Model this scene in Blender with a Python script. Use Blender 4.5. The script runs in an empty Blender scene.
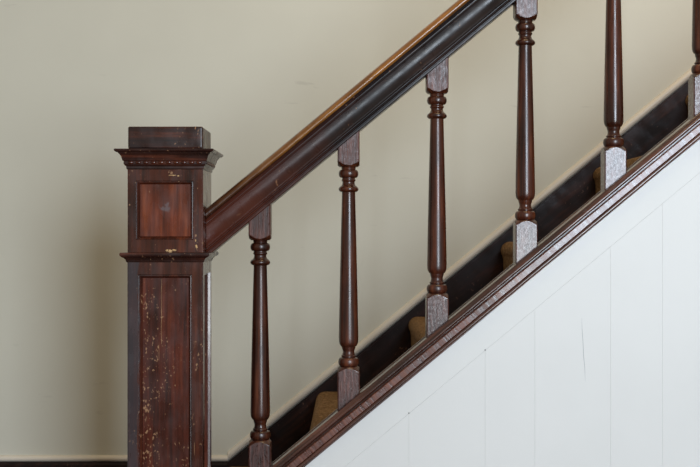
import bpy, bmesh, math, random
from mathutils import Vector, noise
random.seed(4)
S = bpy.context.scene
COL = S.collection
PI = math.pi

# ---------------------------------------------------------------- camera, world, lights, exposure
EYE = 0.83
DB = 2.57                                  # camera to the baluster row
cam_d = bpy.data.cameras.new('camera')
cam_d.sensor_width = 36.0
cam_d.lens = 36.0 * 1254 / 700
cam_d.clip_start = 0.05
cam = bpy.data.objects.new('camera', cam_d)
cam.location = (0, -DB, EYE)
cam.rotation_euler = (PI / 2, 0, 0)
COL.objects.link(cam)
S.camera = cam

S.view_settings.view_transform = 'Standard'
S.view_settings.look = 'None'
S.view_settings.gamma = 1
S.view_settings.use_curve_mapping = False
S.view_settings.exposure = 0.55

W = bpy.data.worlds.new('world')
S.world = W
W.use_nodes = True
W.node_tree.nodes['Background'].inputs[0].default_value = (1.0, 0.93, 0.78, 1)
W.node_tree.nodes['Background'].inputs[1].default_value = 0.22


def area(name, loc, target, sx, sy, color, power):
    d = bpy.data.lights.new(name, 'AREA')
    d.shape = 'RECTANGLE'
    d.size = sx
    d.size_y = sy
    d.color = color
    d.energy = power
    o = bpy.data.objects.new(name, d)
    o.location = loc
    v = Vector(target) - Vector(loc)
    o.rotation_euler = v.to_track_quat('-Z', 'Y').to_euler()
    COL.objects.link(o)
    return o


# the window in the wall behind the camera: sky in the upper sash, lawn and trees in the lower one
area('window_sky_light', (1.28, -4.3, 1.75), (1.28, 0, 1.75), 1.2, 1.7, (0.76, 0.87, 1.0), 92)
area('window_garden_light', (1.28, -4.3, 0.48), (1.28, 0, 0.48), 1.2, 0.72, (0.84, 0.92, 0.97), 30)
# warm ceiling light of the hall
area('hall_ceiling_light', (0.35, -0.35, 2.75), (0.35, -0.3, 0), 0.7, 0.7, (1.0, 0.74, 0.40), 9)
# warm lamp on the upper landing
pl = bpy.data.lights.new('landing_lamp_light', 'POINT')
pl.energy = 6.5
pl.color = (1.0, 0.56, 0.20)
pl.shadow_soft_size = 0.12
po = bpy.data.objects.new('landing_lamp_light', pl)
po.location = (1.75, 0.15, 1.85)
COL.objects.link(po)

# ---------------------------------------------------------------- measurements (metres)
SL = 0.828                                 # pitch of the flight
TH = math.atan(SL)
CT = math.cos(TH)
XEND = 1.45
WALL_Y = 0.80
NX = -0.3676                               # newel centre


# ---------------------------------------------------------------- materials
def nodes_of(m):
    m.use_nodes = True
    nt = m.node_tree
    return nt, nt.nodes, nt.links, nt.nodes['Principled BSDF']


def ramp(N, stops, interp='LINEAR'):
    r = N.new('ShaderNodeValToRGB')
    r.color_ramp.interpolation = interp
    e = r.color_ramp.elements
    e[0].position, e[0].color = stops[0][0], (*stops[0][1], 1)
    e[1].position, e[1].color = stops[-1][0], (*stops[-1][1], 1)
    for p, c in stops[1:-1]:
        k = e.new(p)
        k.color = (*c, 1)
    return r


def wood(name, dark, mid, light, scale=(90, 90, 5), rot=(0, 0, 0), rough=(0.25, 0.5), chips=0.0,
         chip_col=(0.30, 0.16, 0.085), chip_scale=60, bump=0.25, spec=0.5, wear=None, wear_scale=(30, 30, 30),
         wear_amt=0.0, coat=0.0, vary=True, smudge=None, rough_scale=None):
    m = bpy.data.materials.new(name)
    nt, N, L, P = nodes_of(m)
    tc = N.new('ShaderNodeTexCoord')
    src = tc.outputs['Object']
    if vary:
        oi = N.new('ShaderNodeObjectInfo')
        mu = N.new('ShaderNodeMath')
        mu.operation = 'MULTIPLY'
        mu.inputs[1].default_value = 7.0
        L.new(oi.outputs['Random'], mu.inputs[0])
        ad = N.new('ShaderNodeVectorMath')
        ad.operation = 'ADD'
        L.new(src, ad.inputs[0])
        L.new(mu.outputs[0], ad.inputs[1])
        src = ad.outputs[0]
    rm = N.new('ShaderNodeMapping')
    rm.inputs['Rotation'].default_value = rot
    L.new(src, rm.inputs[0])
    mp = N.new('ShaderNodeMapping')
    mp.inputs['Scale'].default_value = scale
    L.new(rm.outputs[0], mp.inputs[0])
    n1 = N.new('ShaderNodeTexNoise')
    n1.inputs['Scale'].default_value = 1.0
    n1.inputs['Detail'].default_value = 6
    n1.inputs['Roughness'].default_value = 0.65
    L.new(mp.outputs[0], n1.inputs[0])
    cr = ramp(N, [(0.30, dark), (0.52, mid), (0.74, light)])
    L.new(n1.outputs[0], cr.inputs[0])
    col = cr.outputs[0]
    n2 = N.new('ShaderNodeTexNoise')
    n2.inputs['Scale'].default_value = 9
    n2.inputs['Detail'].default_value = 3
    L.new(src, n2.inputs[0])
    mr = N.new('ShaderNodeMapRange')
    mr.inputs[1].default_value, mr.inputs[2].default_value = 0.35, 0.65
    mr.inputs[3].default_value, mr.inputs[4].default_value = 0.55, 1.25
    L.new(n2.outputs[0], mr.inputs[0])
    mx = N.new('ShaderNodeMix')
    mx.data_type = 'RGBA'
    mx.blend_type = 'MULTIPLY'
    mx.inputs[0].default_value = 0.8
    L.new(col, mx.inputs[6])
    L.new(mr.outputs[0], mx.inputs[7])
    col = mx.outputs[2]
    if wear:
        wm = N.new('ShaderNodeMapping')
        wm.inputs['Scale'].default_value = wear_scale
        L.new(rm.outputs[0], wm.inputs[0])
        wn = N.new('ShaderNodeTexNoise')
        wn.inputs['Scale'].default_value = 1
        wn.inputs['Detail'].default_value = 5
        wn.inputs['Roughness'].default_value = 0.7
        L.new(wm.outputs[0], wn.inputs[0])
        wr = ramp(N, [(0.5 - 0.25 * wear_amt, (0, 0, 0)), (0.68 - 0.2 * wear_amt, (1, 1, 1))])
        L.new(wn.outputs[0], wr.inputs[0])
        m2 = N.new('ShaderNodeMix')
        m2.data_type = 'RGBA'
        L.new(wr.outputs[0], m2.inputs[0])
        L.new(col, m2.inputs[6])
        m2.inputs[7].default_value = (*wear, 1)
        col = m2.outputs[2]
    if smudge:
        cx, cy, cz, rr, sc = smudge
        vs = N.new('ShaderNodeMapping')
        vs.inputs['Location'].default_value = (-cx, -cy, -cz)
        L.new(tc.outputs['Object'], vs.inputs[0])
        sn = N.new('ShaderNodeTexNoise')
        sn.inputs['Scale'].default_value = 60
        L.new(tc.outputs['Object'], sn.inputs[0])
        ln = N.new('ShaderNodeVectorMath')
        ln.operation = 'LENGTH'
        L.new(vs.outputs[0], ln.inputs[0])
        sb = N.new('ShaderNodeMath')
        sb.operation = 'MULTIPLY_ADD'
        L.new(sn.outputs[0], sb.inputs[0])
        sb.inputs[1].default_value = rr * 2.6
        L.new(ln.outputs[1], sb.inputs[2])
        sr = N.new('ShaderNodeMapRange')
        sr.inputs[1].default_value, sr.inputs[2].default_value = rr * 1.9, rr * 1.6
        sr.inputs[3].default_value, sr.inputs[4].default_value = 0, 0.6
        L.new(sb.outputs[0], sr.inputs[0])
        m4 = N.new('ShaderNodeMix')
        m4.data_type = 'RGBA'
        L.new(sr.outputs[0], m4.inputs[0])
        L.new(col, m4.inputs[6])
        m4.inputs[7].default_value = (*sc, 1)
        col = m4.outputs[2]
    if chips > 0:
        cn = N.new('ShaderNodeTexNoise')
        cn.inputs['Scale'].default_value = chip_scale
        cn.inputs['Detail'].default_value = 4
        cn.inputs['Roughness'].default_value = 0.6
        cm = N.new('ShaderNodeMapping')
        cm.inputs['Scale'].default_value = (1.4, 1.0, 0.8)
        L.new(src, cm.inputs[0])
        L.new(cm.outputs[0], cn.inputs[0])
        t = 0.72 - 0.1 * chips
        c2 = ramp(N, [(t, (0, 0, 0)), (t + 0.03, (1, 1, 1))])
        cl = N.new('ShaderNodeTexNoise')
        cl.inputs['Scale'].default_value = 14
        cl.inputs['Detail'].default_value = 2
        L.new(src, cl.inputs[0])
        cs = N.new('ShaderNodeMath')
        cs.operation = 'MULTIPLY_ADD'
        cs.inputs[1].default_value = 0.45
        L.new(cl.outputs[0], cs.inputs[0])
        L.new(cn.outputs[0], cs.inputs[2])
        cc = N.new('ShaderNodeMath')
        cc.operation = 'SUBTRACT'
        cc.inputs[1].default_value = 0.235
        L.new(cs.outputs[0], cc.inputs[0])
        # fine scratches along the grain
        sm = N.new('ShaderNodeMapping')
        sm.inputs['Scale'].default_value = (330, 330, 9)
        L.new(src, sm.inputs[0])
        sn_ = N.new('ShaderNodeTexNoise')
        sn_.inputs['Scale'].default_value = 1
        sn_.inputs['Detail'].default_value = 2
        L.new(sm.outputs[0], sn_.inputs[0])
        sd = N.new('ShaderNodeMath')
        sd.operation = 'SUBTRACT'
        sd.inputs[1].default_value = 0.085
        L.new(sn_.outputs[0], sd.inputs[0])
        mxm = N.new('ShaderNodeMath')
        mxm.operation = 'MAXIMUM'
        L.new(cc.outputs[0], mxm.inputs[0])
        L.new(sd.outputs[0], mxm.inputs[1])
        L.new(mxm.outputs[0], c2.inputs[0])
        m3 = N.new('ShaderNodeMix')
        m3.data_type = 'RGBA'
        L.new(c2.outputs[0], m3.inputs[0])
        L.new(col, m3.inputs[6])
        m3.inputs[7].default_value = (*chip_col, 1)
        col = m3.outputs[2]
    L.new(col, P.inputs['Base Color'])
    # gloss
    rn = N.new('ShaderNodeTexNoise')
    rn.inputs['Scale'].default_value = 1
    rn.inputs['Detail'].default_value = 5
    rp = N.new('ShaderNodeMapping')
    rp.inputs['Scale'].default_value = rough_scale or (40, 40, 20)
    L.new(rm.outputs[0], rp.inputs[0])
    L.new(rp.outputs[0], rn.inputs[0])
    rr_ = N.new('ShaderNodeMapRange')
    rr_.inputs[1].default_value, rr_.inputs[2].default_value = 0.35, 0.65
    rr_.inputs[3].default_value, rr_.inputs[4].default_value = rough
    L.new(rn.outputs[0], rr_.inputs[0])
    L.new(rr_.outputs[0], P.inputs['Roughness'])
    P.inputs['Specular IOR Level'].default_value = spec
    P.inputs['Coat Weight'].default_value = coat
    P.inputs['Coat Roughness'].default_value = 0.12
    bp = N.new('ShaderNodeBump')
    bp.inputs['Strength'].default_value = bump
    bp.inputs['Distance'].default_value = 0.002
    L.new(n1.outputs[0], bp.inputs['Height'])
    L.new(bp.outputs[0], P.inputs['Normal'])
    return m


def paint(name, c, c2=None, scale=3.0, rough=0.55, bump=0.05, spots=False, spec=0.5):
    m = bpy.data.materials.new(name)
    nt, N, L, P = nodes_of(m)
    tc = N.new('ShaderNodeTexCoord')
    n = N.new('ShaderNodeTexNoise')
    n.inputs['Scale'].default_value = scale
    n.inputs['Detail'].default_value = 6
    L.new(tc.outputs['Object'], n.inputs[0])
    r = ramp(N, [(0.35, c), (0.65, c2 or c)])
    L.new(n.outputs[0], r.inputs[0])
    col = r.outputs[0]
    if spots:                              # scuffs
        mp = N.new('ShaderNodeMapping')
        mp.inputs['Rotation'].default_value = (0, 0.6, 0)
        mp.inputs['Scale'].default_value = (5, 1, 22)
        L.new(tc.outputs['Object'], mp.inputs[0])
        s = N.new('ShaderNodeTexNoise')
        s.inputs['Scale'].default_value = 1.6
        s.inputs['Detail'].default_value = 4
        L.new(mp.outputs[0], s.inputs[0])
        sr = ramp(N, [(0.70, (0, 0, 0)), (0.76, (1, 1, 1))])
        L.new(s.outputs[0], sr.inputs[0])
        mx = N.new('ShaderNodeMix')
        mx.data_type = 'RGBA'
        ml = N.new('ShaderNodeMath')
        ml.operation = 'MULTIPLY'
        ml.inputs[1].default_value = 0.18
        L.new(sr.outputs[0], ml.inputs[0])
        L.new(ml.outputs[0], mx.inputs[0])
        L.new(col, mx.inputs[6])
        mx.inputs[7].default_value = (0.22, 0.20, 0.17, 1)
        col = mx.outputs[2]
    L.new(col, P.inputs['Base Color'])
    P.inputs['Roughness'].default_value = rough
    P.inputs['Specular IOR Level'].default_value = spec
    b = N.new('ShaderNodeBump')
    b.inputs['Strength'].default_value = bump
    b.inputs['Distance'].default_value = 0.004
    n3 = N.new('ShaderNodeTexNoise')
    n3.inputs['Scale'].default_value = scale * 12
    L.new(tc.outputs['Object'], n3.inputs[0])
    L.new(n3.outputs[0], b.inputs['Height'])
    L.new(b.outputs[0], P.inputs['Normal'])
    return m


def carpet_mat():
    m = bpy.data.materials.new('brown_carpet')
    nt, N, L, P = nodes_of(m)
    tc = N.new('ShaderNodeTexCoord')
    n = N.new('ShaderNodeTexNoise')
    n.inputs['Scale'].default_value = 190
    n.inputs['Detail'].default_value = 3
    L.new(tc.outputs['Object'], n.inputs[0])
    r = ramp(N, [(0.3, (0.07, 0.036, 0.015)), (0.52, (0.19, 0.105, 0.045)), (0.72, (0.34, 0.21, 0.10))])
    L.new(n.outputs[0], r.inputs[0])
    L.new(r.outputs[0], P.inputs['Base Color'])
    P.inputs['Roughness'].default_value = 0.95
    P.inputs['Specular IOR Level'].default_value = 0.1
    b = N.new('ShaderNodeBump')
    b.inputs['Strength'].default_value = 0.9
    b.inputs['Distance'].default_value = 0.004
    L.new(n.outputs[0], b.inputs['Height'])
    L.new(b.outputs[0], P.inputs['Normal'])
    return m


SLR = (0, TH, 0)                           # turns the grain along the flight
M = {}
M['newel'] = wood('newel_wood', (0.018, 0.005, 0.003), (0.070, 0.014, 0.006), (0.15, 0.034, 0.012), scale=(70, 70, 4),
                  rough=(0.16, 0.36), chips=0.45, chip_scale=120, bump=0.12, coat=0.3)
M['newel_panel'] = wood('newel_panel_wood', (0.025, 0.006, 0.004), (0.095, 0.018, 0.009), (0.20, 0.045, 0.018),
                        scale=(80, 80, 3.5), rough=(0.22, 0.4), chips=0.72, chip_scale=165, bump=0.12)
M['newel_upper_panel'] = wood('newel_upper_panel_wood', (0.045, 0.009, 0.004), (0.135, 0.025, 0.008),
                              (0.26, 0.06, 0.017), scale=(70, 70, 5), rough=(0.22, 0.4), chips=0.35,
                              chip_scale=130, bump=0.2, smudge=(-0.004, -0.066, 0.881, 0.0150, (0.14, 0.11, 0.115)))
M['newel_dark'] = wood('newel_dark_wood', (0.010, 0.005, 0.005), (0.034, 0.011, 0.008), (0.12, 0.030, 0.014),
                       scale=(6, 70, 70), rough=(0.2, 0.4), chips=0.4, chip_scale=140, bump=0.12)
M['turned'] = wood('turned_baluster_wood', (0.014, 0.004, 0.003), (0.055, 0.013, 0.006), (0.15, 0.040, 0.015),
                   scale=(90, 90, 6), rough=(0.22, 0.38), chips=0.0, bump=0.06, coat=0.12)
M['block'] = wood('baluster_block_wood', (0.018, 0.007, 0.006), (0.075, 0.025, 0.020), (0.19, 0.080, 0.062),
                  scale=(230, 230, 30), rough=(0.18, 0.55), chips=0.0, bump=0.35, coat=0.5,
                  rough_scale=(260, 260, 160))
M['upper_block'] = wood('upper_block_wood', (0.022, 0.007, 0.005), (0.085, 0.024, 0.015), (0.19, 0.065, 0.042),
                        scale=(240, 240, 16), rough=(0.26, 0.52), bump=0.25, coat=0.15, rough_scale=(260, 260, 90))
M['rail'] = wood('handrail_wood', (0.006, 0.0045, 0.005), (0.013, 0.008, 0.008), (0.034, 0.017, 0.014),
                 scale=(5, 90, 90), rot=SLR, rough=(0.25, 0.40), chips=0.15, chip_scale=90, bump=0.12, spec=0.36)
M['rail_top'] = wood('worn_handrail_wood', (0.09, 0.030, 0.008), (0.29, 0.112, 0.020), (0.50, 0.225, 0.05),
                     scale=(7, 90, 90), rot=SLR, rough=(0.2, 0.35), bump=0.08, coat=0.3)
M['cap'] = wood('string_cap_wood', (0.020, 0.009, 0.007), (0.070, 0.024, 0.015), (0.14, 0.055, 0.035),
                scale=(6, 120, 120), rot=SLR, rough=(0.16, 0.34), bump=0.12, coat=0.6)
M['fascia'] = wood('string_moulding_wood', (0.035, 0.011, 0.008), (0.11, 0.032, 0.018), (0.20, 0.075, 0.045),
                   scale=(170, 60, 14), rot=SLR, rough=(0.22, 0.55), bump=0.45, coat=0.6,
                   rough_scale=(170, 60, 14))
M['skirt'] = wood('skirt_wood', (0.008, 0.005, 0.005), (0.018, 0.009, 0.008), (0.05, 0.018, 0.012),
                  scale=(6, 60, 60), rot=SLR, rough=(0.3, 0.55), chips=0.5, chip_scale=110,
                  chip_col=(0.10, 0.055, 0.04), bump=0.35, spec=0.18)
M['step'] = wood('stair_wood', (0.010, 0.006, 0.005), (0.03, 0.012, 0.009), (0.07, 0.026, 0.016), scale=(60, 5, 60), vary=False)
M['floor'] = wood('floor_boards', (0.08, 0.035, 0.016), (0.16, 0.075, 0.034), (0.26, 0.13, 0.06), scale=(3, 60, 60),
                  rough=(0.3, 0.5), vary=False)
M['plaster'] = paint('cream_plaster', (0.575, 0.56, 0.477), (0.615, 0.60, 0.512), 2.2, 0.6, 0.06, spots=True, spec=0.3)
M['bead'] = paint('cream_painted_bead', (0.66, 0.60, 0.51), (0.70, 0.64, 0.54), 8, 0.4, 0.03)
M['white'] = paint('white_painted_boards', (0.67, 0.675, 0.66), (0.70, 0.705, 0.69), 3, 0.45, 0.04)
M['carpet'] = carpet_mat()
M['iron'] = paint('dark_nail', (0.08, 0.075, 0.07), None, 20, 0.5, 0.02)


def wear_along(m, dark, x0, x1):
    # the varnish is worn through to orange wood from x0 up the rail (object coordinates, x in metres)
    nt, N, L, P = nodes_of(m)
    src = P.inputs['Base Color'].links[0].from_socket
    tc = N.new('ShaderNodeTexCoord')
    sp = N.new('ShaderNodeSeparateXYZ')
    L.new(tc.outputs['Object'], sp.inputs[0])
    n = N.new('ShaderNodeTexNoise')
    n.inputs['Scale'].default_value = 14
    n.inputs['Detail'].default_value = 5
    L.new(tc.outputs['Object'], n.inputs[0])
    ad = N.new('ShaderNodeMath')
    ad.operation = 'MULTIPLY_ADD'
    ad.inputs[1].default_value = 0.35
    L.new(n.outputs[0], ad.inputs[0])
    L.new(sp.outputs[0], ad.inputs[2])
    mr = N.new('ShaderNodeMapRange')
    mr.inputs[1].default_value, mr.inputs[2].default_value = x0, x1
    L.new(ad.outputs[0], mr.inputs[0])
    mx = N.new('ShaderNodeMix')
    mx.data_type = 'RGBA'
    L.new(mr.outputs[0], mx.inputs[0])
    mx.inputs[6].default_value = (*dark, 1)
    L.new(src, mx.inputs[7])
    L.new(mx.outputs[2], P.inputs['Base Color'])


wear_along(M['rail_top'], (0.050, 0.018, 0.009), 0.16, 0.50)
wear_along(M['rail'], (0.080, 0.018, 0.009), 0.16, 0.50)


# ---------------------------------------------------------------- mesh helpers
def link(name, bm, mat, parent=None, loc=(0, 0, 0), smooth=None, mats=None):
    bmesh.ops.recalc_face_normals(bm, faces=bm.faces)
    me = bpy.data.meshes.new(name)
    bm.to_mesh(me)
    bm.free()
    for m_ in (mats or [mat]):
        me.materials.append(m_)
    if smooth is not None:
        me.shade_smooth()
        me.set_sharp_from_angle(angle=math.radians(smooth))
    o = bpy.data.objects.new(name, me)
    o.location = loc
    COL.objects.link(o)
    if parent:
        o.parent = parent
    return o


def thing(name, label, cat, loc=(0, 0, 0), group=None):
    o = bpy.data.objects.new(name, None)
    o.empty_display_size = 0.05
    o.location = loc
    COL.objects.link(o)
    return tag(o, label, cat, group)


def tag(o, label, cat, group=None):
    o['label'] = label
    o['category'] = cat
    if group:
        o['group'] = group
    return o


def struct(o):
    o['kind'] = 'structure'
    return o


def box(bm, x0, x1, y0, y1, z0, z1, bevel=0.0, seg=2):
    vs = [bm.verts.new((x, y, z)) for x in (x0, x1) for y in (y0, y1) for z in (z0, z1)]
    fs = []
    for q in ((0, 1, 3, 2), (4, 6, 7, 5), (0, 4, 5, 1), (2, 3, 7, 6), (0, 2, 6, 4), (1, 5, 7, 3)):
        fs.append(bm.faces.new([vs[i] for i in q]))
    if bevel > 0:
        es = list({e for f in fs for e in f.edges})
        bmesh.ops.bevel(bm, geom=es, offset=bevel, segments=seg, affect='EDGES', profile=0.6)


def sloped(bm, prof, xa, xb, za, mat_of=None, nseg=1, slope=SL):
    """extrude a closed profile [(y, u)], u square to the pitch, along the pitch; the ends are cut plumb.
    za: height of the u = 0 line at x = 0"""
    c = math.cos(math.atan(slope))
    rings = []
    for i in range(nseg + 1):
        x = xa + (xb - xa) * i / nseg
        rings.append([bm.verts.new((x, y, za + slope * x + u / c)) for y, u in prof])
    n = len(prof)
    for a, b in zip(rings, rings[1:]):
        for j in range(n):
            f = bm.faces.new((a[j], a[(j + 1) % n], b[(j + 1) % n], b[j]))
            if mat_of:
                f.material_index = mat_of(j)
    bm.faces.new(rings[0])
    bm.faces.new(rings[-1])


def square_mould(bm, prof, ztop=True, zbot=True):
    """profile [(half width, z)] swept round a square, bottom to top"""
    rings = [[bm.verts.new((sx * h, sy * h, z)) for sx, sy in ((-1, -1), (1, -1), (1, 1), (-1, 1))] for h, z in prof]
    for a, b in zip(rings, rings[1:]):
        for j in range(4):
            bm.faces.new((a[j], a[(j + 1) % 4], b[(j + 1) % 4], b[j]))
    if zbot:
        bm.faces.new(rings[0])
    if ztop:
        bm.faces.new(rings[-1])


# ---------------------------------------------------------------- the room
bm = bmesh.new()
box(bm, -2.2, 2.4, WALL_Y, WALL_Y + 0.12, -0.02, 3.0)
struct(link('wall_back', bm, M['plaster']))
bm = bmesh.new()
box(bm, -2.2, 2.4, -4.6, WALL_Y + 0.12, -0.10, -0.02)
bmf = bm
x = -2.2
bmf.free()
bm = bmesh.new()
y = -4.6
while y < WALL_Y:
    box(bm, -2.2, 2.4, y + 0.0008, min(y + 0.085, WALL_Y) - 0.0008, -0.022, 0.0, 0.0012, 1)
    y += 0.085
struct(link('floor', bm, M['floor']))

# baseboard on the level part of the back wall
SK_Y = 0.78                                # face of the wall skirt
SKZ0 = 0.7758 - SL * 0.3473                # top line of the skirt at x = 0
XJ = (0.2169 - SKZ0) / SL                  # where the raking skirt starts
bm = bmesh.new()
prof = [(WALL_Y, 0), (SK_Y, 0), (SK_Y, 0.196), (SK_Y + 0.004, 0.203), (SK_Y + 0.004, 0.210), (SK_Y + 0.008, 0.2169),
        (WALL_Y, 0.2169)]
ra = [bm.verts.new((-2.2, p, q)) for p, q in prof]
rb = [bm.verts.new((XJ, p, q)) for p, q in prof]
for j in range(len(prof)):
    k = (j + 1) % len(prof)
    bm.faces.new((ra[j], ra[k], rb[k], rb[j]))
bm.faces.new(ra)
bm.faces.new(rb)
struct(link('baseboard_back', bm, M['skirt']))
# raking skirt beside the steps
bm = bmesh.new()
zt = SKZ0
v = []
for yy in (SK_Y, WALL_Y):
    v.append([bm.verts.new(p) for p in ((XJ, yy, 0), (XJ, yy, zt + SL * XJ), (XEND + 0.6, yy, zt + SL * (XEND + 0.6)),
                                        (XEND + 0.6, yy, 0))])
bm.faces.new(v[0])
bm.faces.new(v[1])
for j in range(4):
    k = (j + 1) % 4
    bm.faces.new((v[0][j], v[0][k], v[1][k], v[1][j]))
es = [e for e in bm.edges if all(abs(q.co.y - SK_Y) < 1e-5 for q in e.verts) and all(q.co.z > zt + SL * q.co.x - 1e-4 for q in e.verts)]
bmesh.ops.bevel(bm, geom=es, offset=0.004, segments=2, affect='EDGES')
struct(link('trim_1', bm, M['skirt']))
# cream painted bead along the top of skirt and baseboard
bm = bmesh.new()
arc = [(WALL_Y - 0.011 * math.cos(a), 0.011 + 0.011 * math.sin(a)) for a in [(-PI / 2) + PI * i / 8 for i in range(9)]]
pr = [(WALL_Y + 0.001, 0.0)] + arc[1:-1] + [(WALL_Y + 0.001, 0.022)]
sloped(bm, pr, XJ, XEND + 0.6, SKZ0)
struct(link('trim_2', bm, M['bead'], smooth=40))
bm = bmesh.new()
ra = [bm.verts.new((-2.2, p, 0.2169 + q * 0.8)) for p, q in pr]
rb = [bm.verts.new((XJ, p, 0.2169 + q * 0.8)) for p, q in pr]
for j in range(len(pr)):
    k = (j + 1) % len(pr)
    bm.faces.new((ra[j], ra[k], rb[k], rb[j]))
bm.faces.new(ra)
bm.faces.new(rb)
struct(link('trim_3', bm, M['bead'], smooth=40))

# ---------------------------------------------------------------- outer string and boarded spandrel
# u = 0 is the plane the balusters stand on; CZ its height at x = 0
CZ = EYE - 169.2 * 2.548 / 1254
NXR = NX + 0.0755                          # right face of the newel
F_Y = -0.046                               # face of the white boards
bot_u = -0.0385                            # underside of the mouldings
# raking board
rake_u = bot_u - 0.0515
bm = bmesh.new()
sloped(bm, [(-0.030, bot_u + 0.01), (-0.030, rake_u), (F_Y, rake_u), (F_Y, bot_u + 0.01)], NXR - 0.002, XEND, CZ)
es = [e for e in bm.edges if abs(e.verts[0].co.y - F_Y) < 1e-5 and abs(e.verts[1].co.y - F_Y) < 1e-5]
bmesh.ops.bevel(bm, geom=es, offset=0.0003, segments=1, affect='EDGES')
struct(link('trim_4', bm, M['white']))
# upright boards
seams = [-0.405 + 0.0, -0.2975, -0.150, -0.0435, 0.1185, 0.272, 0.3720, 0.5245, 0.629, 0.782, 0.885, 1.04, 1.145, 1.30, XEND]
bm = bmesh.new()
seams = [s for s in seams if s > NXR + 0.02]
left = NXR - 0.002
for s in seams:
    x0, x1 = left + 0.00004, s - 0.00004
    left = s
    z0, z1 = (CZ + SL * x + rake_u / CT - 0.0001 for x in (x0, x1))
    a = [bm.verts.new(p) for p in ((x0, F_Y, 0), (x1, F_Y, 0), (x1, F_Y, z1), (x0, F_Y, z0))]
    b = [bm.verts.new(p) for p in ((x0, -0.030, 0), (x1, -0.030, 0), (x1, -0.030, z1), (x0, -0.030, z0))]
    f = bm.faces.new(a)
    bm.faces.new(b)
    for j in range(4):
        k = (j + 1) % 4
        bm.faces.new((a[j], a[k], b[k], b[j]))
    bmesh.ops.bevel(bm, geom=list(f.edges), offset=0.00025, segments=1, affect='EDGES')
# backing behind the joints
a = [bm.verts.new(p) for p in ((NXR - 0.002, -0.030, 0), (XEND, -0.030, 0), (XEND, -0.030, CZ + SL * XEND - 0.06), (NXR - 0.002, -0.030, CZ + SL * NXR - 0.06))]
b = [bm.verts.new((p.co.x, -0.012, p.co.z)) for p in a]
bm.faces.new(a)
bm.faces.new(b)
for j in range(4):
    k = (j + 1) % 4
    bm.faces.new((a[j], a[k], b[k], b[j]))
wf = struct(link('wall_front', bm, M['white']))
# hairline crack in one of the boards
bm = bmesh.new()
cp = [(0.4665, 0.660, 0.0001), (0.4670, 0.640, 0.00035), (0.4690, 0.610, 0.00045), (0.4700, 0.585, 0.0005), (0.4725, 0.560, 0.0004), (0.4735, 0.533, 0.0001)]
ca = [[bm.verts.new((x_ + sx * w_, F_Y - dy, z_)) for sx, dy in ((-1, -0.0002), (-1, 0.00005), (1, 0.00005), (1, -0.0002))] for x_, z_, w_ in cp]
for a, b in zip(ca, ca[1:]):
    for j in range(4):
        bm.faces.new((a[j], a[(j + 1) % 4], b[(j + 1) % 4], b[j]))
link('crack', bm, paint('crack_grey', (0.34, 0.35, 0.37), None, 20, 0.8, 0.0), wf)
# nail heads at the joints
for s in (0.1185, 0.272):
    bm = bmesh.new()
    bmesh.ops.create_uvsphere(bm, u_segments=10, v_segments=6, radius=0.0014)
    bmesh.ops.scale(bm, vec=(1, 0.5, 1), verts=bm.verts)
    tag(link('nail', bm, M['iron'], loc=(s, F_Y, CZ + SL * s + rake_u / CT + 0.001), smooth=60),
        'lower left nail head in the white boards under the stair' if s < 0.2 else
        'upper right nail head in the white boards under the stair', 'nail')

# the dark mouldings capping the string
st = thing('stair_string', 'dark wood moulded string cap sloping up under the balusters above white boards', 'stair trim',
           (NXR, 0, 0))


def zf(u):
    return u


def part_sloped(name, prof, mat, parent, smooth=35, z=None, xa=None, xb=XEND, nseg=1, mats=None, mat_of=None):
    bm = bmesh.new()
    lx = parent.location.x
    x_a = (NXR + 0.0005 if xa is None else xa) - lx
    z = CZ if z is None else z
    sloped(bm, prof, x_a, xb - lx, z + SL * lx - parent.location.z, nseg=nseg, mat_of=mat_of)
    return link(name, bm, mat, parent, smooth=smooth, mats=mats)


def bead(yc, uc, r, a0, a1, n=6):
    return [(yc + r * math.cos(a0 + (a1 - a0) * i / n), uc + r * math.sin(a0 + (a1 - a0) * i / n)) for i in range(n + 1)]


# body board
part_sloped('string_board', [(0.034, -0.002), (0.034, -0.30), (-0.012, -0.30), (-0.012, -0.002)], M['skirt'], st,
            xa=NX + 0.078)
part_sloped('cap', [(0.038, -0.014), (0.038, -0.001), (0.035, 0.0015), (0.030, 0.0015), (0.028, 0.0), (-0.026, 0.0), (-0.028, 0.0022), (-0.033, 0.0022),
                    (-0.0355, 0.000), (-0.0365, -0.0035)] + bead(-0.0365, -0.0075, 0.0042, PI / 2, 3 * PI / 2, 6)[1:] +
            [(-0.0365, -0.0145)], M['cap'], st)
part_sloped('moulding', [(-0.020, -0.0137), (-0.0475, -0.0137), (-0.0522, -0.0143), (-0.0530, -0.0155), (-0.0533, -0.0264), (-0.0525, -0.0275),
                         (-0.020, -0.0275)], M['fascia'], st, smooth=20)
part_sloped('lower_bead', [(-0.020, -0.0277)] + bead(-0.0500, -0.0325, 0.0047, PI / 2, 3 * PI / 2, 7) + [(-0.0500, -0.0385), (-0.020, -0.0385)],
            M['cap'], st)

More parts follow.
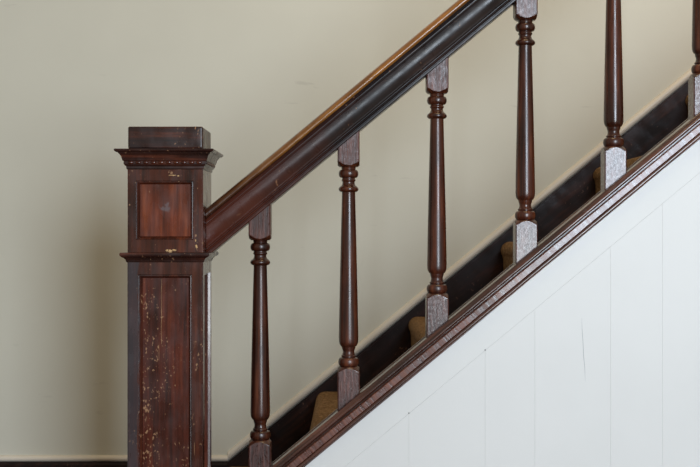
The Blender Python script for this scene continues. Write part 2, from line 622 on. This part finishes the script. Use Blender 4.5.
# ---------------------------------------------------------------- steps and carpet
RUN, RISE = 0.2465, 0.2
NOSE1, Z1 = -0.0905, 0.408 - 0.012
stairs = thing('staircase', 'dark wood steps climbing between the wall skirt and the outer string', 'stairs', (NOSE1 - RUN, 0.41, 0))
ox, oy = stairs.location.x, stairs.location.y
NST = 7
for k in range(NST):
    xn = NOSE1 + RUN * (k - 1) + 0.012
    zt = Z1 + RISE * (k - 1)
    ya = 0.082 if k == 0 else 0.036
    bm = bmesh.new()
    box(bm, xn - ox, xn + RUN + 0.03 - ox, ya - oy, SK_Y - 0.001 - oy, zt - 0.028, zt, 0.010, 3)
    t = link('tread', bm, M['step'], stairs, smooth=40)
    bm = bmesh.new()
    box(bm, xn + 0.0065 - ox, xn + 0.024 - ox, ya - oy, SK_Y - 0.001 - oy, max(0.0, zt - RISE), zt - 0.0282)
    link('riser', bm, M['step'], stairs)
# carpet: one continuous run, waterfall over each nose
bm = bmesh.new()
path = []
T = 0.012
for k in range(NST):
    xn = NOSE1 + RUN * (k - 1) + 0.012
    zt = Z1 + RISE * (k - 1)
    xr = xn + 0.0060
    path += [(xr - 0.0, max(0.001, zt - RISE + 0.0)), (xr - 0.0, zt - 0.034)]
    cx_, cz_, r_ = xn + 0.012, zt - 0.012, 0.0122
    for i in range(9):
        a = -PI * 0.75 - (PI * 0.75) * i / 8
        path.append((cx_ + r_ * math.cos(a), cz_ + r_ * math.sin(a)))
path.append((path[-1][0] + RUN, path[-1][1]))
off = []
for i, (px, pz) in enumerate(path):
    a = Vector(path[max(0, i - 1)])
    b = Vector(path[min(len(path) - 1, i + 1)])
    d = (b - a).normalized()
    off.append((px - d.y * T, pz + d.x * T))
fr = 7
la = []
for i, ((px, pz), (qx, qz)) in enumerate(zip(path, off)):
    ya = 0.086 if px < NOSE1 - 0.06 else 0.040
    la.append([bm.verts.new((px, ya, pz)), bm.verts.new((qx, ya, max(qz, 0.001))), bm.verts.new((qx, SK_Y - 0.003, max(qz, 0.001))),
               bm.verts.new((px, SK_Y - 0.003, pz))])
for a, b in zip(la, la[1:]):
    for j in range(4):
        bm.faces.new((a[j], a[(j + 1) % 4], b[(j + 1) % 4], b[j]))
bm.faces.new(la[0])
bm.faces.new(la[-1])
tag(link('stair_carpet', bm, M['carpet'], smooth=50), 'brown carpet covering the steps behind the balusters', 'carpet')

# ---------------------------------------------------------------- newel post
nw = thing('newel_post', 'large square panelled dark red wooden newel post at the foot of the stair', 'newel post', (NX, 0, 0))


def painted_sheen(m, xmax, col, amt):
    # blue-grey window sheen on the varnish, painted into the colour of one stile
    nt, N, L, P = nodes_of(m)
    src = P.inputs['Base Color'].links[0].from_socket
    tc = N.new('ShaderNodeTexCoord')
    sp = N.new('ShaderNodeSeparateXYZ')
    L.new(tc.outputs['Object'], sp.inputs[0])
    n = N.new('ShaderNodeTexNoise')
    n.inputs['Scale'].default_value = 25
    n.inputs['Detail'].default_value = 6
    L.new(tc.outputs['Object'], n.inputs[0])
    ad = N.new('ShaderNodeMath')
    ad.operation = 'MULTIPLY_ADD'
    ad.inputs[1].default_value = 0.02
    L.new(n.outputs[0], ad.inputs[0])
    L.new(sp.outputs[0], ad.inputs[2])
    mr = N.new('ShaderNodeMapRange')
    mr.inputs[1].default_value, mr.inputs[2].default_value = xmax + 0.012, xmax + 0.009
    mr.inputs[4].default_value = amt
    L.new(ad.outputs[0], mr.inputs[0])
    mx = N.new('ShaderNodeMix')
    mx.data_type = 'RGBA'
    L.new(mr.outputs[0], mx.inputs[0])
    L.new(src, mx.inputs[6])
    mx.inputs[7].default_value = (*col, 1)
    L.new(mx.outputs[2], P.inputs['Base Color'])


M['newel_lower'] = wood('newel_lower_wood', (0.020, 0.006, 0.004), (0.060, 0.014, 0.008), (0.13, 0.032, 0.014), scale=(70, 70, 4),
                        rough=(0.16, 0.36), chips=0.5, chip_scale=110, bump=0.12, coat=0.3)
painted_sheen(M['newel_lower'], -0.054, (0.042, 0.046, 0.056), 0.6)


def panelled(z0, z1, hw, px0, px1, pz0, pz1, depth, bev, mat, pmat, name, plain=()):
    """square shaft with a sunk panel in each of its four faces; offsets px are from the face's centre"""
    bm = bmesh.new()
    panels = []
    for s in range(4):
        a = s * PI / 2
        c, sn = math.cos(a), math.sin(a)

        def P(x, d, z):                    # d = distance behind the face
            yy = -hw + d
            return bm.verts.new((x * c - yy * sn, x * sn + yy * c, z))

        def ring(x0, x1, d, zz0, zz1):
            return [P(x0, d, zz0), P(x1, d, zz0), P(x1, d, zz1), P(x0, d, zz1)]
        if s in plain:                     # the handrail butts against this face
            bm.faces.new(ring(-hw, hw, 0, z0, z1))
            continue
        R = [ring(-hw, hw, 0, z0, z1), ring(px0, px1, 0, pz0, pz1),
             ring(px0 + bev * 0.15, px1 - bev * 0.15, depth * 0.45, pz0 + bev * 0.15, pz1 - bev * 0.15),
             ring(px0 + bev * 0.45, px1 - bev * 0.45, depth * 0.42, pz0 + bev * 0.45, pz1 - bev * 0.45),
             ring(px0 + bev, px1 - bev, depth, pz0 + bev, pz1 - bev)]
        for A, B in zip(R, R[1:]):
            for j in range(4):
                k = (j + 1) % 4
                bm.faces.new((A[j], A[k], B[k], B[j]))
        panels.append((a, px0 + bev, px1 - bev, pz0 + bev, pz1 - bev))
    # top and bottom
    for z in (z0, z1):
        bm.faces.new([bm.verts.new((sx * hw, sy * hw, z)) for sx, sy in ((-1, -1), (1, -1), (1, 1), (-1, 1))])
    bmesh.ops.remove_doubles(bm, verts=bm.verts, dist=1e-5)
    es = [e for e in bm.edges if all(abs(abs(q.co.x) - hw) < 1e-5 and abs(abs(q.co.y) - hw) < 1e-5 for q in e.verts)
          and abs(e.verts[0].co.z - e.verts[1].co.z) > 0.01]
    bmesh.ops.bevel(bm, geom=es, offset=0.0022, segments=2, affect='EDGES')
    o = link(name, bm, mat, nw)
    for a, x0, x1, zz0, zz1 in panels:
        bm = bmesh.new()
        box(bm, x0, x1, -hw + depth - 0.0002, -hw + depth + 0.006, zz0, zz1)
        bmesh.ops.rotate(bm, cent=(0, 0, 0), matrix=__import__('mathutils').Matrix.Rotation(a, 3, 'Z'), verts=bm.verts)
        link('panel', bm, pmat, o)
    return o


HW = 0.0755
K = 0.001987


def zz(py):
    return EYE + (233.5 - py) * K


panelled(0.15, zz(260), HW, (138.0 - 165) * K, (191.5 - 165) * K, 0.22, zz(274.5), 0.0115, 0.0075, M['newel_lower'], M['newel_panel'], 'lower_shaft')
panelled(zz(253), zz(168), HW - 0.0003, (135.6 - 165) * K, (193.2 - 165) * K, zz(239.8), zz(180.6), 0.0100, 0.0070, M['newel'],
         M['newel_upper_panel'], 'upper_block', plain=(1,))
bm = bmesh.new()
square_mould(bm, [(0.094, 0.0), (0.094, 0.125), (0.090, 0.133), (0.084, 0.138), (0.0775, 0.150), (0.0775, 0.156)])
link('plinth', bm, M['newel'], nw)
bm = bmesh.new()
b0 = zz(262.3)
square_mould(bm, [(0.0762, b0), (0.0775, b0 + 0.0015), (0.0785, b0 + 0.005), (0.0815, b0 + 0.0085), (0.0855, b0 + 0.0105), (0.0872, b0 + 0.0118),
                  (0.0885, b0 + 0.0128), (0.0890, b0 + 0.0155), (0.0885, b0 + 0.0182), (0.0868, b0 + 0.0192), (0.0762, b0 + 0.0198)])
link('belt_moulding', bm, M['newel_dark'], nw)
bm = bmesh.new()
c0 = 0.9975
square_mould(bm, [(0.0758, c0 - 0.040), (0.0772, c0 - 0.038), (0.0772, c0 - 0.034), (0.0800, c0 - 0.032), (0.0815, c0 - 0.029), (0.0815, c0 - 0.024),
                  (0.0838, c0 - 0.0225), (0.0848, c0 - 0.019), (0.0868, c0 - 0.013), (0.0905, c0 - 0.0085), (0.0915, c0 - 0.0065),
                  (0.0950, c0 - 0.0060), (0.0975, c0 - 0.0042), (0.0983, c0 - 0.002), (0.0975, c0), (0.0740, c0 + 0.001)])
cm = link('cornice', bm, M['newel_dark'], nw)
bm = bmesh.new()
n = 10
for s in range(4):
    for i in range(n):
        t = -0.0755 + 0.151 * (i + 0.5) / n
        a = s * PI / 2
        g = bmesh.ops.create_uvsphere(bm, u_segments=10, v_segments=6, radius=0.0035)
        bmesh.ops.scale(bm, vec=(1.75, 0.8, 0.95), verts=g['verts'])
        bmesh.ops.rotate(bm, cent=(0, 0, 0), matrix=__import__('mathutils').Matrix.Rotation(a, 3, 'Z'), verts=g['verts'])
        y_ = -0.0815
        bmesh.ops.translate(bm, vec=(t * math.cos(a) - y_ * math.sin(a), t * math.sin(a) + y_ * math.cos(a), c0 - 0.0265), verts=g['verts'])
link('bead_trim', bm, M['newel'], cm, smooth=60)
bm = bmesh.new()
box(bm, -0.0745, 0.0745, -0.0745, 0.0745, c0 + 0.0008, 1.0432, 0.0045, 4)
link('top_block', bm, M['newel_dark'], nw, smooth=40)
# paint chips knocked out of the ledge and corner of the post
chipm = paint('bare_chipped_wood', (0.45, 0.27, 0.12), (0.60, 0.38, 0.18), 200, 0.7, 0.1)
for (px, py, w, h) in ((170, 251.0, 3.2, 1.6), (174, 250.2, 2.6, 1.2), (166.5, 250.6, 1.6, 1.4), (196.2, 246.5, 1.4, 2.2), (195.4, 240.5, 0.9, 1.6),
                       (172, 175.2, 4.0, 0.8), (178, 175.8, 1.6, 0.9)):
    X = (px - 165) * K
    Z = zz(py)
    bm = bmesh.new()
    g = bmesh.ops.create_icosphere(bm, subdivisions=2, radius=1.0)
    for v_ in g['verts']:
        q = noise.noise(v_.co * 1.7 + Vector((px, 0, py)))
        v_.co = Vector((v_.co.x * w * K * (0.75 + q * 0.6) + X, -HW + v_.co.y * 0.0008, v_.co.z * h * K * (0.75 + q * 0.6) + Z))
    o = link('chipped_wood', bm, chipm, nw, smooth=60)
    o['label'] = 'pale bare chip in the varnish'

# long scratch down the front panel
bm = bmesh.new()
ca = []
for i in range(15):
    t = i / 14
    x_ = (160.4 - 165) * K + 0.0010 * noise.noise(Vector((t * 6, 0, 3)))
    w_ = 0.00012 + 0.00045 * abs(noise.noise(Vector((t * 9, 5, 3))))
    z_ = zz(279 + 66 * t)
    yb = -HW + 0.0115
    ca.append([bm.verts.new((x_ + a_, yb + b_, z_)) for a_, b_ in ((-w_, -0.0004), (-w_, 0.0004), (w_, 0.0004), (w_, -0.0004))])
for a, b in zip(ca, ca[1:]):
    for j in range(4):
        bm.faces.new((a[j], a[(j + 1) % 4], b[(j + 1) % 4], b[j]))
o = link('scratch', bm, chipm, nw)
o['label'] = 'long pale vertical scratch'

# ---------------------------------------------------------------- handrail
RZ = (EYE + (233.5 - 99) * 2.542 / 1254) - SL * ((400 - 350) * 2.542 / 1254) + 0.0045    # underside front edge at x = 0
hr = thing('handrail', 'long dark moulded wooden handrail rising from the newel post, worn orange on top', 'handrail', (NXR, 0, RZ + SL * NXR))
# front half profile, bottom to top (y, u) ; mirrored for the back
front = [(-0.020, 0.000), (-0.0245, 0.0), (-0.0260, 0.0015), (-0.0260, 0.0045), (-0.0250, 0.0055), (-0.0250, 0.0065)]
front += [(-0.0270 - 0.0022 * math.sin(PI * i / 6), 0.0065 + 0.0050 * i / 6) for i in range(7)]
front += [(-0.0262, 0.0120), (-0.0262, 0.0130)]
front += [(-0.0285 - 0.0012 * math.sin(PI * i / 4), 0.0130 + 0.0030 * i / 4) for i in range(5)]
front += [(-0.0290 + 0.0036 * math.sin(PI * i / 12), 0.0175 + 0.030 * i / 12) for i in range(13)]     # shallow hollow
front += [(-0.0305, 0.0485), (-0.0312, 0.0500), (-0.0305, 0.0512), (-0.0262, 0.0522), (-0.0262, 0.0540)]
front += [(-0.0262 - 0.0016 * math.sin(PI * i / 4), 0.0540 + 0.0040 * i / 4) for i in range(5)]
front += [(-0.0258, 0.0590), (-0.0275, 0.0600)]
lower = list(front)
topf = [(-0.0300, 0.0608), (-0.0328, 0.0630), (-0.0338, 0.0655), (-0.0330, 0.0685), (-0.0300, 0.0722), (-0.0250, 0.0750), (-0.0170, 0.0768),
        (-0.0080, 0.0775), (0.0, 0.0778)]


def whole(p, close_up):
    return p + [(-y, u) for y, u in reversed(p) if y < -1e-6]


part_sloped('rail_body', whole(lower, None), M['rail'], hr, z=RZ, smooth=28)
part_sloped('rail_top', [(0.024, 0.0598), (-0.024, 0.0598)][::-1] + whole(topf, None), M['rail_top'], hr, z=RZ, smooth=50)

# ---------------------------------------------------------------- balusters
PX = 0.002033
BH = 0.0224                                # half width of the square blocks


def lathe(bm, prof, half=None, n=48, zlow=None, slope_bot=None, slope_top=None):
    rings = []
    for r, z in prof:
        ring = []
        for i in range(n):
            a = 2 * PI * (i + 0.5) / n
            rr = r
            if half:
                c_ = max(abs(math.cos(a)), abs(math.sin(a)))
                rr = min(r, half / c_)
                # ease the arrises
                rr = min(rr, half * 1.365)
            ring.append(bm.verts.new((rr * math.cos(a), rr * math.sin(a), z)))
        rings.append(ring)
    for a, b in zip(rings, rings[1:]):
        for j in range(n):
            bm.faces.new((a[j], a[(j + 1) % n], b[(j + 1) % n], b[j]))
    bm.faces.new(rings[0])
    bm.faces.new(rings[-1])
    return rings


def shoulder(bm, z0, z1):
    # the turned shoulder keeps the dark finish of the shaft
    bm.normal_update()
    for f in bm.faces:
        c = f.calc_center_median()
        nrm = f.normal
        if z0 < c.z < z1 and max(abs(nrm.x), abs(nrm.y)) < 0.985:
            f.material_index = 1


def make_baluster(bot, top):
    """z = 0 is the shoulder of the lower block; bot / top: how far the plumb blocks run down and up at the centre"""
    root = thing('baluster', 'x', 'baluster', (0, 0, 0))
    D = BH * 1.42
    H = 202.6 * PX
    # turned shaft
    p = [(0.0165, -0.001), (0.0175, 0.0012)]
    for i in range(13):                    # fat bead
        a = -PI / 2 + PI * i / 12
        p.append((0.0150 + 0.0062 * math.cos(a) ** 0.8 if i not in (0, 12) else 0.0150, 0.0108 + 0.0090 * math.sin(a)))
    p += [(0.0140, 0.0202), (0.0140, 0.0210)]
    for i in range(7):                     # small ring
        a = -PI / 2 + PI * i / 6
        p.append((0.0135 + 0.0018 * math.cos(a), 0.0230 + 0.0020 * math.sin(a)))
    for i in range(9):                     # hollow neck
        t = i / 8
        p.append((0.0132 - 0.0014 * math.sin(PI * min(1, t * 1.25)) + 0.0030 * max(0, t - 0.6) ** 1.5, 0.0255 + 0.0150 * t))
    p += [(0.0142, 0.0420), (0.0165, 0.0440), (0.0186, 0.0475), (0.0196, 0.0520), (0.0199, 0.0570)]
    z_a, z_b = 0.060, 175.8 * PX
    for i in range(17):
        t = i / 16
        p.append((0.0200 - 0.0064 * (t ** 1.15), z_a + (z_b - z_a) * t))
    q = z_b
    p += [(0.0138, q + 0.0010), (0.0170, q + 0.0018), (0.0196, q + 0.0040), (0.0204, q + 0.0065), (0.0200, q + 0.0090), (0.0182, q + 0.0115),
          (0.0160, q + 0.0132), (0.0140, q + 0.0150), (0.0126, q + 0.0185), (0.0124, q + 0.0215), (0.0130, q + 0.0232), (0.0141, q + 0.0240),
          (0.0146, q + 0.0255), (0.0141, q + 0.0270), (0.0134, q + 0.0280), (0.0134, q + 0.0300)]
    zc = q + 0.0300 + 0.0086
    for i in range(13):
        a = -PI / 2 + PI * i / 12
        p.append((0.0140 + 0.0062 * (max(0, math.cos(a)) ** 0.8), zc + 0.0084 * math.sin(a)))
    p += [(0.0150, H - 0.0015), (0.0165, H + 0.001)]
    bm = bmesh.new()
    lathe(bm, p)
    link('turned_shaft', bm, M['turned'], root, smooth=40)
    # lower block, turned shoulder on top
    bm = bmesh.new()
    pr_ = [(D, -bot - 0.03), (D, -bot + 0.03), (D, -0.0101)]
    for i in range(0, 13):
        t = i / 12
        pr_.append((BH * (1.414 - 0.56 * t ** 1.15), -0.0100 + 0.0120 * t))
    pr_.append((0.0170, 0.0024))
    lathe(bm, pr_, BH, 64)
    for v_ in bm.verts:                    # foot cut to the rake
        if v_.co.z < -bot - 0.02:
            v_.co.z = -bot + SL * v_.co.x - 0.0002
    bmesh.ops.recalc_face_normals(bm, faces=bm.faces)
    shoulder(bm, -0.0101, 1)
    link('lower_block', bm, M['block'], root, smooth=25, mats=[M['block'], M['turned']])
    # upper block
    bm = bmesh.new()
    pr_ = []
    pr_.append((0.0170, H - 0.0024))
    for i in range(12, -1, -1):
        t = i / 12
        pr_.append((BH * (1.414 - 0.56 * t ** 1.15), H + 0.0100 - 0.0120 * t))
    pr_ += [(D, H + 0.0101), (D, H + top - 0.03), (D, H + top)]
    lathe(bm, pr_, BH, 64)
    for v_ in bm.verts:
        if v_.co.z > H + top - 0.001:
            v_.co.z = H + top + SL * v_.co.x
    shoulder(bm, H - 1, H + 0.0101)
    link('upper_block', bm, M['block'], root, smooth=25, mats=[M['upper_block'], M['turned']])
    return root


def dup(root, loc):
    r = root.copy()
    COL.objects.link(r)
    r.location = loc
    for ch in root.children:
        c = ch.copy()
        COL.objects.link(c)
        c.parent = r
    return r


BX0, BDX = -0.1839, 0.1810
BZ0, BDZ = 0.4064, 0.1499
bot = BZ0 - (CZ + SL * BX0)
top = (RZ + SL * BX0) - (BZ0 + 202.6 * PX) + 0.004
labels = ['turned wooden baluster closest to the newel post, its foot cut off by the bottom edge',
          'second baluster up from the newel post, with striped reddish lower block',
          'third baluster up from the newel post, near the middle of the flight',
          'fourth baluster up from the newel post, upper block touching the top edge',
          'fifth baluster up from the newel post, with whitest lower block and cropped top',
          'sixth baluster up from the newel post, cropped by the right edge']
first = make_baluster(bot, top)
for i in range(6):
    loc = (BX0 + BDX * i, 0, BZ0 + BDZ * i)
    if i == 0:
        b = first
        b.location = loc
    else:
        b = dup(first, loc)
    b['label'] = labels[i]
    b['group'] = 'turned balusters under the handrail'
